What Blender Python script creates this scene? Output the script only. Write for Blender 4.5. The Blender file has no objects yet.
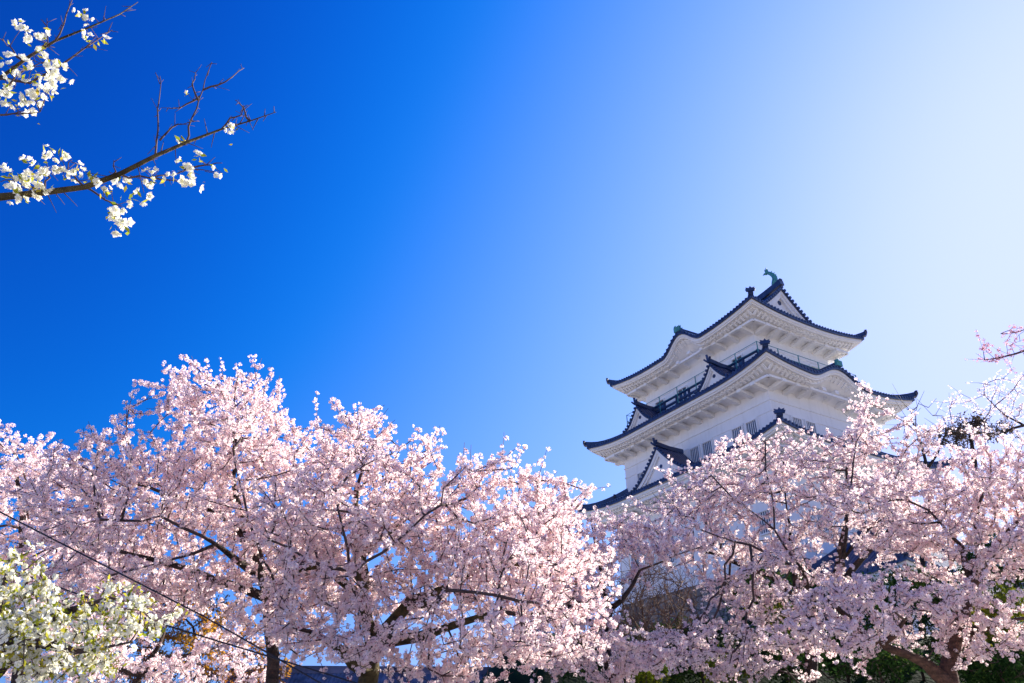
import bpy, math, random
import numpy as np
from mathutils import Vector, Matrix

# ------------------------------------------------------------------ camera, sky, sun, exposure
SC = bpy.context.scene
COL = SC.collection
FPX, TILT, CAMZ = 780.2, 0.5121, 1.6
cam_d = bpy.data.cameras.new("camera")
cam_d.sensor_width = 36.0
cam_d.lens = FPX * 36.0 / 1024.0
cam_d.clip_end = 5000
cam = bpy.data.objects.new("camera", cam_d)
cam.location = (0, 0, CAMZ)
cam.rotation_euler = (math.pi / 2 + TILT, 0, 0)
COL.objects.link(cam)
SC.camera = cam

SUN_AZ, SUN_EL = math.radians(53), math.radians(27.5)      # azimuth from +Y towards +X
SDIR = Vector((math.sin(SUN_AZ) * math.cos(SUN_EL), math.cos(SUN_AZ) * math.cos(SUN_EL), math.sin(SUN_EL)))
world = bpy.data.worlds.new("World")
SC.world = world
world.use_nodes = True
nt = world.node_tree
nt.nodes.clear()
sky = nt.nodes.new("ShaderNodeTexSky")
sky.sky_type = 'NISHITA'
sky.sun_disc = False
sky.sun_elevation = SUN_EL
sky.sun_rotation = SUN_AZ
sky.air_density = 1.0
sky.dust_density = 1.0
sky.ozone_density = 3.0
# film-like shoulder on each colour channel of the sky: full * (1 - exp(-rate * (x - toe)))
EXPO = 1.55
sep = nt.nodes.new("ShaderNodeSeparateColor")
com = nt.nodes.new("ShaderNodeCombineColor")
nt.links.new(sky.outputs[0], sep.inputs[0])


def mnode(op, a, b):
    q = nt.nodes.new("ShaderNodeMath")
    q.operation = op
    for sock, val in zip(q.inputs, (a, b)):
        if isinstance(val, (int, float)):
            sock.default_value = val
        else:
            nt.links.new(val, sock)
    return q.outputs[0]


# polarised sky: darkest at right angles to the sun
tcw = nt.nodes.new("ShaderNodeTexCoord")
dot = nt.nodes.new("ShaderNodeVectorMath")
dot.operation = 'DOT_PRODUCT'
nt.links.new(tcw.outputs['Generated'], dot.inputs[0])
dot.inputs[1].default_value = SDIR
pol = mnode('ADD', mnode('MULTIPLY', mnode('MULTIPLY', dot.outputs['Value'], dot.outputs['Value']), 0.60), 0.40)
for ci, (full, rate, toe, dl) in enumerate(((0.735, 0.492, 0.665, 0.08), (0.858, 0.534, 0.595, 0.36), (1.6, 0.555, 0.418, 0.395))):
    x = mnode('SUBTRACT', mnode('MULTIPLY', sep.outputs[ci], pol), toe)
    x = mnode('MULTIPLY', mnode('ADD', x, mnode('SQRT', mnode('ADD', mnode('MULTIPLY', x, x), dl * dl), 0)), 0.5)
    e_ = mnode('POWER', math.e, mnode('MULTIPLY', x, -rate))
    y_ = mnode('MULTIPLY', mnode('SUBTRACT', 1.0, e_), full * 10.0 / 2 ** EXPO)
    nt.links.new(y_, com.inputs[ci])
bgn = nt.nodes.new("ShaderNodeBackground")
bgn.inputs['Strength'].default_value = 0.10
wo = nt.nodes.new("ShaderNodeOutputWorld")
nt.links.new(com.outputs[0], bgn.inputs['Color'])
nt.links.new(bgn.outputs[0], wo.inputs['Surface'])

sl = bpy.data.lights.new("sun", 'SUN')
sl.energy = 5.0
sl.angle = math.radians(0.5)
sl.color = (1.0, 0.94, 0.84)
so = bpy.data.objects.new("sun", sl)
so.rotation_euler = SDIR.to_track_quat('Z', 'Y').to_euler()
so.location = (30, 30, 60)
COL.objects.link(so)
SC.view_settings.view_transform = 'Standard'
SC.view_settings.look = 'None'
SC.view_settings.exposure = EXPO
SC.view_settings.gamma = 1.0
SC.view_settings.use_curve_mapping = False
SC.cycles.max_bounces = 14
SC.cycles.transmission_bounces = 12
SC.cycles.diffuse_bounces = 8

# ------------------------------------------------------------------ helpers
rng = np.random.default_rng(7)
random.seed(7)


def W(px, py, D):
    """point at ground distance D in front of the viewpoint"""
    X = (px - 512) / FPX
    u = (341.5 - py) / FPX
    y = math.cos(TILT) - u * math.sin(TILT)
    z = math.sin(TILT) + u * math.cos(TILT)
    k = D / y
    return np.array([X * k, D, CAMZ + z * k])


def nd(mat):
    return mat.node_tree.nodes, mat.node_tree.links


def mat_basic(name, col, rough=0.7, noise=0.12, scale=3.0, bump=0.0, bscale=20.0, spec=0.3):
    m = bpy.data.materials.new(name)
    m.use_nodes = True
    n, l = nd(m)
    b = n["Principled BSDF"]
    b.inputs['Roughness'].default_value = rough
    b.inputs['Specular IOR Level'].default_value = spec
    tc = n.new("ShaderNodeTexCoord")
    nz = n.new("ShaderNodeTexNoise")
    nz.inputs['Scale'].default_value = scale
    nz.inputs['Detail'].default_value = 6
    l.new(tc.outputs['Object'], nz.inputs['Vector'])
    r = n.new("ShaderNodeValToRGB")
    r.color_ramp.elements[0].position = 0.3
    r.color_ramp.elements[1].position = 0.72
    r.color_ramp.elements[0].color = tuple(c * (1 - noise) for c in col) + (1,)
    r.color_ramp.elements[1].color = tuple(min(1, c * (1 + noise)) for c in col) + (1,)
    l.new(nz.outputs['Fac'], r.inputs['Fac'])
    l.new(r.outputs['Color'], b.inputs['Base Color'])
    if bump:
        nb = n.new("ShaderNodeTexNoise")
        nb.inputs['Scale'].default_value = bscale
        nb.inputs['Detail'].default_value = 5
        l.new(tc.outputs['Object'], nb.inputs['Vector'])
        bp = n.new("ShaderNodeBump")
        bp.inputs['Strength'].default_value = bump
        bp.inputs['Distance'].default_value = 0.05
        l.new(nb.outputs['Fac'], bp.inputs['Height'])
        l.new(bp.outputs['Normal'], b.inputs['Normal'])
    return m


def mat_leaf(name, cols, trans=0.4, rough=0.6):
    """thin petals or leaves: diffuse plus translucent, hue varied per petal by the 'tint' attribute"""
    m = bpy.data.materials.new(name)
    m.use_nodes = True
    n, l = nd(m)
    n.clear()
    at = n.new("ShaderNodeAttribute")
    at.attribute_name = 'tint'
    r = n.new("ShaderNodeValToRGB")
    el = r.color_ramp.elements
    while len(el) < len(cols):
        el.new(0.5)
    for i, (p, c) in enumerate(cols):
        el[i].position = p
        el[i].color = tuple(c) + (1,)
    l.new(at.outputs['Fac'], r.inputs['Fac'])
    d = n.new("ShaderNodeBsdfDiffuse")
    t = n.new("ShaderNodeBsdfTranslucent")
    mx = n.new("ShaderNodeMixShader")
    mx.inputs['Fac'].default_value = trans
    o = n.new("ShaderNodeOutputMaterial")
    l.new(r.outputs['Color'], d.inputs['Color'])
    l.new(r.outputs['Color'], t.inputs['Color'])
    l.new(d.outputs[0], mx.inputs[1])
    l.new(t.outputs[0], mx.inputs[2])
    l.new(mx.outputs[0], o.inputs['Surface'])
    return m


M = {}


def mat_plaster():
    m = mat_basic('white_plaster', (0.80, 0.79, 0.775), 0.85, 0.04, 0.6, 0.05, 6)
    n, l = nd(m)
    b = n["Principled BSDF"]
    src = b.inputs['Base Color'].links[0].from_socket
    tc = n.new("ShaderNodeTexCoord")
    mp = n.new("ShaderNodeMapping")
    mp.inputs['Scale'].default_value = (3.0, 3.0, 0.35)
    l.new(tc.outputs['Object'], mp.inputs['Vector'])
    nz = n.new("ShaderNodeTexNoise")
    nz.inputs['Scale'].default_value = 1.0
    nz.inputs['Detail'].default_value = 8
    nz.inputs['Roughness'].default_value = 0.65
    l.new(mp.outputs[0], nz.inputs['Vector'])
    r = n.new("ShaderNodeValToRGB")
    r.color_ramp.elements[0].position = 0.50
    r.color_ramp.elements[1].position = 0.80
    r.color_ramp.elements[1].color = (0.35, 0.35, 0.35, 1)
    r.color_ramp.elements[0].color = (0, 0, 0, 1)
    l.new(nz.outputs['Fac'], r.inputs['Fac'])
    mx = n.new("ShaderNodeMix")
    mx.data_type = 'RGBA'
    mx.inputs['B'].default_value = (0.50, 0.48, 0.45, 1)
    l.new(r.outputs[0], mx.inputs['Factor'])
    l.new(src, mx.inputs['A'])
    l.new(mx.outputs['Result'], b.inputs['Base Color'])
    return m


M['plaster'] = mat_plaster()
M['tile'] = mat_basic('blue_grey_tile', (0.022, 0.040, 0.105), 0.42, 0.35, 2.5, 0.1, 12, 0.5)
M['old_tile'] = mat_basic('old_tile', (0.16, 0.145, 0.175), 0.85, 0.5, 1.5, 0.3, 9, 0.2)
M['copper'] = mat_basic('green_copper', (0.06, 0.25, 0.24), 0.55, 0.3, 6)
M['darkwood'] = mat_basic('dark_blue_paint', (0.02, 0.035, 0.09), 0.5, 0.2, 3)
M['glass'] = mat_basic('dark_window', (0.05, 0.09, 0.16), 0.2, 0.2, 1, spec=0.5)
M['bark'] = mat_basic('cherry_bark', (0.050, 0.036, 0.030), 0.9, 0.45, 5, 0.8, 25, 0.2)
M['red_bark'] = mat_basic('reddish_bark', (0.085, 0.048, 0.036), 0.9, 0.45, 5, 0.8, 25, 0.2)
M['twig'] = mat_basic('cherry_twig', (0.075, 0.050, 0.045), 0.85, 0.3, 4, spec=0.2)
M['moss'] = mat_basic('mossy_bark', (0.075, 0.060, 0.028), 0.9, 0.5, 6, 0.8, 25, 0.2)
for bm in ('bark', 'moss', 'red_bark'):
    n, l = nd(M[bm])
    tc = n.new("ShaderNodeTexCoord")
    mp = n.new("ShaderNodeMapping")
    mp.inputs['Scale'].default_value = (4.0, 4.0, 14.0)
    l.new(tc.outputs['Object'], mp.inputs['Vector'])
    nz = n.new("ShaderNodeTexNoise")
    nz.inputs['Scale'].default_value = 1.6
    nz.inputs['Detail'].default_value = 7
    l.new(mp.outputs[0], nz.inputs['Vector'])
    r = n.new("ShaderNodeValToRGB")
    r.color_ramp.elements[0].position = 0.35
    r.color_ramp.elements[0].color = (0.62, 0.62, 0.62, 1)
    r.color_ramp.elements[1].position = 0.68
    r.color_ramp.elements[1].color = (1.3, 1.27, 1.22, 1)
    l.new(nz.outputs['Fac'], r.inputs['Fac'])
    b = n["Principled BSDF"]
    src = b.inputs['Base Color'].links[0].from_socket
    mx = n.new("ShaderNodeMix")
    mx.data_type = 'RGBA'
    mx.blend_type = 'MULTIPLY'
    mx.inputs['Factor'].default_value = 1
    l.new(src, mx.inputs['A'])
    l.new(r.outputs[0], mx.inputs['B'])
    l.new(mx.outputs['Result'], b.inputs['Base Color'])
M['brown_twig'] = mat_basic('brown_twig', (0.15, 0.09, 0.06), 0.9, 0.3, 4, spec=0.2)
M['wire'] = mat_basic('black_cable', (0.02, 0.02, 0.03), 0.6, 0.1, 1)
M['steel'] = mat_basic('galvanised_steel', (0.30, 0.36, 0.40), 0.4, 0.1, 3)
M['petal'] = mat_leaf('pink_petal', [(0.0, (0.26, 0.07, 0.09)), (0.07, (0.42, 0.17, 0.20)), (0.10, (0.88, 0.67, 0.66)),
                                     (0.5, (0.945, 0.80, 0.785)), (1.0, (0.96, 0.895, 0.88))], 0.64)
M['bud_petal'] = mat_leaf('dusky_petal', [(0.0, (0.30, 0.08, 0.12)), (0.5, (0.66, 0.36, 0.44)), (1.0, (0.85, 0.66, 0.70))], 0.4)
M['white_petal'] = mat_leaf('white_petal', [(0.0, (0.70, 0.70, 0.38)), (0.3, (0.88, 0.86, 0.68)), (1.0, (0.94, 0.93, 0.86))], 0.4)
M['young_leaf'] = mat_leaf('young_leaf', [(0.0, (0.16, 0.20, 0.02)), (0.6, (0.42, 0.42, 0.04)), (1.0, (0.48, 0.36, 0.05))], 0.5)
M['ever'] = mat_leaf('evergreen_leaf', [(0.0, (0.012, 0.035, 0.010)), (0.6, (0.03, 0.07, 0.018)), (1.0, (0.09, 0.13, 0.02))], 0.25)
M['lime'] = mat_leaf('lime_leaf', [(0.0, (0.06, 0.10, 0.012)), (0.5, (0.12, 0.145, 0.015)), (1.0, (0.27, 0.24, 0.025))], 0.35)
M['rust'] = mat_leaf('rust_leaf', [(0.0, (0.24, 0.09, 0.035)), (0.5, (0.42, 0.18, 0.03)), (1.0, (0.55, 0.32, 0.03))], 0.6)
M['pine'] = mat_leaf('pine_needle', [(0.0, (0.05, 0.04, 0.035)), (0.6, (0.11, 0.085, 0.06)), (1.0, (0.17, 0.12, 0.08))], 0.35)


def mat_stone():
    m = bpy.data.materials.new('stone_wall')
    m.use_nodes = True
    n, l = nd(m)
    b = n["Principled BSDF"]
    b.inputs['Roughness'].default_value = 0.9
    tc = n.new("ShaderNodeTexCoord")
    v = n.new("ShaderNodeTexVoronoi")
    v.inputs['Scale'].default_value = 1.1
    v2 = n.new("ShaderNodeTexVoronoi")
    v2.feature = 'DISTANCE_TO_EDGE'
    v2.inputs['Scale'].default_value = 1.1
    l.new(tc.outputs['Object'], v.inputs['Vector'])
    l.new(tc.outputs['Object'], v2.inputs['Vector'])
    hsn = n.new("ShaderNodeSeparateColor")
    l.new(v.outputs['Color'], hsn.inputs[0])
    r = n.new("ShaderNodeValToRGB")
    r.color_ramp.elements[0].color = (0.11, 0.095, 0.08, 1)
    r.color_ramp.elements[1].color = (0.27, 0.24, 0.20, 1)
    l.new(hsn.outputs[0], r.inputs['Fac'])
    r2 = n.new("ShaderNodeValToRGB")
    r2.color_ramp.elements[0].color = (0.25, 0.25, 0.25, 1)
    r2.color_ramp.elements[1].position = 0.08
    l.new(v2.outputs['Distance'], r2.inputs['Fac'])
    mm = n.new("ShaderNodeMix")
    mm.data_type = 'RGBA'
    mm.blend_type = 'MULTIPLY'
    mm.inputs['Factor'].default_value = 1
    l.new(r.outputs[0], mm.inputs['A'])
    l.new(r2.outputs[0], mm.inputs['B'])
    l.new(mm.outputs['Result'], b.inputs['Base Color'])
    bp = n.new("ShaderNodeBump")
    bp.inputs['Distance'].default_value = 0.2
    l.new(v2.outputs['Distance'], bp.inputs['Height'])
    l.new(bp.outputs[0], b.inputs['Normal'])
    return m


M['stone'] = mat_stone()


def mat_ground():
    m = mat_basic('ground', (0.011, 0.028, 0.007), 0.95, 0.5, 0.8, 0.6, 8, 0.1)
    n, l = nd(m)
    b = n["Principled BSDF"]
    grass = b.inputs['Base Color'].links[0].from_socket
    ge = n.new("ShaderNodeNewGeometry")
    sp = n.new("ShaderNodeSeparateXYZ")
    l.new(ge.outputs['Normal'], sp.inputs[0])
    r = n.new("ShaderNodeValToRGB")
    r.color_ramp.elements[0].position = 0.955
    r.color_ramp.elements[1].position = 0.985
    l.new(sp.outputs['Z'], r.inputs['Fac'])
    nz = n.new("ShaderNodeTexNoise")
    nz.inputs['Scale'].default_value = 3
    tc = n.new("ShaderNodeTexCoord")
    l.new(tc.outputs['Object'], nz.inputs['Vector'])
    gr = n.new("ShaderNodeValToRGB")
    gr.color_ramp.elements[0].color = (0.34, 0.305, 0.265, 1)
    gr.color_ramp.elements[1].color = (0.43, 0.39, 0.345, 1)
    l.new(nz.outputs['Fac'], gr.inputs['Fac'])
    mx = n.new("ShaderNodeMix")
    mx.data_type = 'RGBA'
    l.new(r.outputs[0], mx.inputs['Factor'])
    l.new(grass, mx.inputs['A'])
    l.new(gr.outputs[0], mx.inputs['B'])
    l.new(mx.outputs['Result'], b.inputs['Base Color'])
    return m


M['grass'] = mat_ground()


def tag(o, label=None, cat=None, group=None, kind=None):
    if label:
        o['label'] = label
    if cat:
        o['category'] = cat
    if group:
        o['group'] = group
    if kind:
        o['kind'] = kind
    return o


def empty(name, loc=(0, 0, 0), rz=0.0):
    o = bpy.data.objects.new(name, None)
    o.location = loc
    o.rotation_euler = (0, 0, rz)
    o.empty_display_size = 0.3
    COL.objects.link(o)
    return o


def link(name, me, mat, parent=None, smooth=False):
    o = bpy.data.objects.new(name, me)
    if mat is not None:
        me.materials.append(mat)
    COL.objects.link(o)
    if parent is not None:
        o.parent = parent
    if smooth:
        me.polygons.foreach_set('use_smooth', np.ones(len(me.polygons), bool))
    return o


class MB:
    def __init__(s):
        s.v = []
        s.f = []

    def add(s, vs, fs):
        o = len(s.v)
        s.v += [tuple(map(float, p)) for p in vs]
        s.f += [tuple(i + o for i in q) for q in fs]

    def quad(s, *p):
        s.add(p, [tuple(range(len(p)))])

    def box(s, x0, x1, y0, y1, z0, z1):
        s.add([(x0, y0, z0), (x1, y0, z0), (x1, y1, z0), (x0, y1, z0), (x0, y0, z1), (x1, y0, z1), (x1, y1, z1), (x0, y1, z1)],
              [(0, 3, 2, 1), (4, 5, 6, 7), (0, 1, 5, 4), (1, 2, 6, 5), (2, 3, 7, 6), (3, 0, 4, 7)])

    def bar(s, p, q, w, h, up=(0, 0, 1)):
        """box beam from p to q, w across, h along up, centred"""
        p = np.array(p, float)
        q = np.array(q, float)
        d = q - p
        d /= np.linalg.norm(d) + 1e-9
        u = np.array(up, float)
        sd = np.cross(d, u)
        sd /= np.linalg.norm(sd) + 1e-9
        u = np.cross(sd, d)
        a = sd * w / 2
        b = u * h / 2
        s.add([p - a - b, p + a - b, p + a + b, p - a + b, q - a - b, q + a - b, q + a + b, q - a + b],
              [(0, 1, 2, 3), (7, 6, 5, 4), (0, 4, 5, 1), (1, 5, 6, 2), (2, 6, 7, 3), (3, 7, 4, 0)])

    def sweep(s, pts, rads, n=6, flat=1.0):
        """tube through pts with radii"""
        pts = [np.array(p, float) for p in pts]
        ref = np.array([0.3, 0.2, 0.93])
        rings = []
        o = len(s.v)
        for i, p in enumerate(pts):
            d = pts[min(i + 1, len(pts) - 1)] - pts[max(i - 1, 0)]
            d /= np.linalg.norm(d) + 1e-9
            a = np.cross(d, ref)
            if np.linalg.norm(a) < 1e-3:
                a = np.cross(d, [1, 0, 0])
            a /= np.linalg.norm(a)
            b = np.cross(d, a)
            ref = np.cross(a, d)
            for k in range(n):
                th = 2 * math.pi * k / n
                s.v.append(tuple(p + rads[i] * (math.cos(th) * a * flat + math.sin(th) * b)))
        for i in range(len(pts) - 1):
            for k in range(n):
                k2 = (k + 1) % n
                s.f.append((o + i * n + k, o + i * n + k2, o + (i + 1) * n + k2, o + (i + 1) * n + k))
        s.f.append(tuple(o + k for k in range(n))[::-1])
        s.f.append(tuple(o + (len(pts) - 1) * n + k for k in range(n)))

    def build(s, name, mat, parent=None, smooth=False):
        me = bpy.data.meshes.new(name)
        me.from_pydata(s.v, [], s.f)
        me.update()
        return link(name, me, mat, parent, smooth)


# ------------------------------------------------------------------ ground
def smooth(t):
    t = np.clip(t, 0, 1)
    return t * t * (3 - 2 * t)


PLAT = 6.5


def ground_z(x, y):
    x = np.asarray(x, float)
    y = np.asarray(y, float)
    up = smooth((y - 19 - 0.15 * np.maximum(0, -x)) / 13.0)
    side = smooth((x + 4.5) / 5.0)
    return PLAT * up * side


def build_ground():
    xs = np.concatenate([np.linspace(-1500, -60, 12), np.linspace(-55, 75, 105), np.linspace(85, 1500, 12)])
    ys = np.concatenate([np.linspace(-1500, -25, 10), np.linspace(-20, 110, 105), np.linspace(125, 2500, 12)])
    X, Y = np.meshgrid(xs, ys)
    Z = ground_z(X, Y)
    near = (np.abs(X) < 60) & (np.abs(Y) < 100)
    Z = Z + near * 0.10 * (np.sin(X * 1.3) * np.sin(Y * 0.9) + np.sin(X * 0.5 + 2) * np.cos(Y * 0.4))
    v = np.stack([X, Y, Z], -1).reshape(-1, 3)
    nx = len(xs)
    f = [(j * nx + i, j * nx + i + 1, (j + 1) * nx + i + 1, (j + 1) * nx + i) for j in range(len(ys) - 1) for i in range(nx - 1)]
    me = bpy.data.meshes.new('ground')
    me.from_pydata(v.tolist(), [], f)
    o = link('ground', me, M['grass'], None, True)
    tag(o, 'pale gravel ground with a grassy slope up to the castle mound', None, None, 'structure')


build_ground()

# ------------------------------------------------------------------ castle tower
AZ = -1.0404
CX, CY, CZ = 17.4944, 55.4592, 29.2947 + CAMZ - PLAT     # CZ: tip height of the top eave above the castle ground
castle = empty('castle_tower', (CX, CY, PLAT), AZ)
tag(castle, 'white plastered castle tower with stacked curved blue-grey tiled roofs rising behind cherry trees', 'castle')


def side_pt(k, x, o, z):
    return [(x, -o, z), (o, x, z), (-x, o, z), (-o, -x, z)][k]


def bell(u):
    u = abs(u)
    return 0.5 * (1 + math.cos(math.pi * u)) if u < 1 else 0.0


class Roof:
    """one hipped tier: tile skirt, tile edge, white fascia, soffit, rafters, brackets, hip ridges"""

    def __init__(s, a, b, ztip, U, depth, c1, c2, wa, wb, wall_top, bumps=(), gable_r=None, L=5.5):
        s.a, s.b, s.U, s.depth, s.c1, s.c2 = a, b, U, depth, c1, c2
        s.zmid = ztip - U
        s.wa, s.wb, s.wt, s.bumps, s.r, s.L = wa, wb, wall_top, bumps, gable_r, L

    def hal(s, k):
        return (s.a, s.b) if k % 2 == 0 else (s.b, s.a)

    def lift(s, k, x):
        ha = s.hal(k)[0]
        d = ha - abs(x)
        return s.U * max(0.0, 1 - d / s.L) ** 2.1

    def bump(s, k, x, i=0.0):
        t = 0
        for (kk, x0, w, K) in s.bumps:
            if kk == k:
                t = max(t, K * bell((x - x0) / w))
        return t

    def ztop(s, k, x, i):
        z = s.lift(k, x) * max(0, 1 - i / min(s.depth, 3.5)) ** 2 + s.c1 * i + s.c2 * i * i
        b = s.bump(k, x)
        if b > 0:
            z = max(z, b + 0.015 * i)
        return s.zmid + z

    def build(s, parent):
        t = MB()
        for k in range(4):
            ha, hb = s.hal(k)
            n = int(2 * ha / 0.075) // 4 * 4
            xs = np.linspace(-ha, ha, n + 1)
            ns = 9
            prev = None
            for j, x in enumerate(xs):
                if s.r is not None and k % 2 == 0:
                    full = abs(x) <= s.r
                    im = hb if full else ha - abs(x)
                else:
                    full = True
                    im = min(s.depth, ha - abs(x))
                rib = (0.0, 0.05, 0.075, 0.05)[j % 4]
                cur = []
                for q in range(ns):
                    i = im * q / (ns - 1)
                    cur.append(len(t.v))
                    t.v.append(side_pt(k, x, hb - i, s.ztop(k, x, i) + rib))
                if prev is not None and prev[1] == full:
                    for q in range(ns - 1):
                        t.f.append((prev[0][q], cur[q], cur[q + 1], prev[0][q + 1]))
                prev = (cur, full)
        roof = t.build('roof', M['tile'], parent, True)
        # eave profile strips
        prof_tile = [(0.0, 0.03), (-0.02, -0.20), (0.16, -0.20)]
        prof_f = [(0.14, -0.18), (0.14, -0.40), (0.24, -0.42), (0.24, -0.50), (0.52, -0.50), (0.52, -0.66)]
        e = MB()
        fa = MB()
        so_ = MB()
        for k in range(4):
            ha, hb = s.hal(k)
            wh = (s.wb if k % 2 == 0 else s.wa)
            over = hb - wh
            prof_s = [(0.50, -0.64), (over * 0.62, -0.60), (over * 0.80, -0.62), (over * 0.93, -0.72), (over + 0.02, s.wt - s.zmid)]
            for mb, prof in ((e, prof_tile), (fa, prof_f), (so_, prof_s)):
                n = 96
                pr = None
                for j in range(n + 1):
                    tt = -1 + 2 * j / n
                    x0 = tt * ha
                    lf = s.lift(k, x0)
                    bm = s.bump(k, x0)
                    cur = []
                    for (i, dz) in prof:
                        w = 1 if i < 0.6 else max(0, 1 - (i - 0.5) / max(over - 0.5, 0.1)) ** 0.8
                        wl = 1 if i < 0.6 else max(0.0, 1 - i / over)
                        cur.append(len(mb.v))
                        mb.v.append(side_pt(k, tt * (ha - i), hb - i, s.zmid + dz + lf * wl + bm * w))
                    if pr:
                        for q in range(len(prof) - 1):
                            mb.f.append((pr[q], pr[q + 1], cur[q + 1], cur[q]))
                    pr = cur
            # round tile ends along the eave
            nr = int(2 * ha / 0.30)
            for j in range(nr):
                x = -ha + 0.15 + j * 0.30
                z = s.ztop(k, x, 0) + 0.0
                vs = []
                for o in (hb + 0.05, hb - 0.1):
                    vs += [side_pt(k, x + 0.085 * math.cos(a_), o, z + 0.085 * math.sin(a_)) for a_ in np.arange(6) * math.pi / 3]
                e.add(vs, [(0, 1, 2, 3, 4, 5)] + [(q, q + 6, (q + 1) % 6 + 6, (q + 1) % 6) for q in range(6)])
        e.build('eave_tile_edge', M['tile'], roof)
        fa.build('eave_fascia', M['plaster'], roof)
        so_.build('soffit', M['plaster'], roof, True)
        # rafter ends and brackets
        rf = MB()
        br = MB()
        for k in range(4):
            ha, hb = s.hal(k)
            wh = (s.wb if k % 2 == 0 else s.wa)
            over = hb - wh
            nr = int(2 * (ha - 0.9) / 0.37)
            for j in range(nr + 1):
                x = -(ha - 0.9) + j * (2 * (ha - 0.9)) / nr
                zz = s.zmid + s.lift(k, x * ha / (ha - 0.5)) + s.bump(k, x)
                iin = 0.80
                wl = max(0.0, 1 - iin / over)
                z2 = s.zmid + s.lift(k, x * ha / (ha - 0.5)) * wl + s.bump(k, x) * max(0, 1 - (iin - .5) / max(over - .5, .1)) ** .8
                br_p = side_pt(k, x, hb - 0.42, zz - 0.545)
                br_q = side_pt(k, x, hb - iin, z2 - 0.655)
                rf.bar(br_p, br_q, 0.17, 0.09)
            nb = max(4, int(2 * (wh if False else (ha - over)) / 1.25))
            wl_ = ha - over
            for j in range(nb + 1):
                x = -wl_ + 0.18 + j * (2 * wl_ - 0.36) / nb
                zb = s.zmid + s.bump(k, x) * 0.35
                br.bar(side_pt(k, x, wh - 0.05, zb - 0.90), side_pt(k, x, hb - over * 0.40, zb - 0.73), 0.34, 0.26)
            # long purlin on the bracket tips
            br.bar(side_pt(k, -(ha - over * 0.5), hb - over * 0.5, s.zmid - 0.66), side_pt(k, ha - over * 0.5, hb - over * 0.5, s.zmid - 0.66), 0.26, 0.16)
        rf.build('rafter_row', M['plaster'], roof)
        br.build('bracket_row', M['plaster'], roof)
        # hip ridges
        for (sx, sy) in ((1, -1), (-1, -1), (1, 1), (-1, 1)):
            h = MB()
            dd = (s.a - s.r) if s.r is not None else s.depth
            pts = []
            for q in range(9):
                i = -0.12 + (dd + 0.12) * q / 8
                z = s.zmid + s.lift(0, s.a - max(i, 0)) * max(0, 1 - i / min(s.depth, 3.5)) ** 2 + s.c1 * i + s.c2 * i * i
                pts.append(np.array([sx * (s.a - i), sy * (s.b - i), z + 0.14 + 0.05 * max(0, 1 - q / 2)]))
            for p, q in zip(pts[:-1], pts[1:]):
                h.bar(p, q, 0.34, 0.30)
                h.bar(p + np.array([0, 0, .17]), q + np.array([0, 0, .17]), 0.2, 0.10)
            hr = h.build('hip_ridge', M['tile'], roof)
            # demon-tile ornament set back from the tip
            dirv = np.array([sx, sy, 0]) / math.sqrt(2)
            sd = np.array([-dirv[1], dirv[0], 0])
            for base_i, sc_ in ((0, 0.42), (6, 0.38)):
                p = pts[base_i] + np.array([0, 0, 0.04])
                orn = MB()
                out = [(-.28, -.25), (.28, -.25), (.34, .15), (.22, .28), (.30, .55), (.10, .36), (0, .78), (-.10, .36), (-.30, .55), (-.22, .28), (-.34, .15)]
                fr = [p + sc_ * (sd * a_ * 2.4 + np.array([0, 0, b_ * .85])) + dirv * 0.10 for a_, b_ in out]
                bk = [p + sc_ * (sd * a_ * 2.4 + np.array([0, 0, b_ * .85])) - dirv * 0.06 for a_, b_ in out]
                n_ = len(out)
                orn.add(fr + bk, [tuple(range(n_)), tuple(range(2 * n_ - 1, n_ - 1, -1))] + [(q, q + n_, (q + 1) % n_ + n_, (q + 1) % n_) for q in range(n_)])
                orn.build('ridge_end_tile', M['tile'], roof)
        # short ridge on top of each wavy gable
        for (kk, x0, w, K) in s.bumps:
            ha, hb = s.hal(kk)
            m = MB()
            zt = s.zmid + K
            inn = (-s.c1 + math.sqrt(s.c1 ** 2 + 4 * s.c2 * K)) / (2 * s.c2) + 0.2
            m.bar(side_pt(kk, x0, hb + 0.05, zt + 0.2), side_pt(kk, x0, hb - inn, zt + 0.26), 0.32, 0.36)
            m.build('gable_ridge', M['tile'], roof)
            g = MB()
            pp = []
            for q in range(7):
                th = q / 6
                pp.append(np.array(side_pt(kk, x0 - 0.16 * math.sin(th * 3), hb - 0.05 + 0.16 * math.sin(th * 2.4), zt + 0.3 + 0.3 * th)))
            g.sweep(pp, [.12, .13, .11, .09, .07, .05, .02], 6)
            g.bar(side_pt(kk, x0 - 0.3, hb + 0.02, zt + 0.28), side_pt(kk, x0 + 0.3, hb + 0.02, zt + 0.28), 0.16, 0.4)
            g.build('ridge_end_ornament', M['copper'], roof)
        return roof


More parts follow.
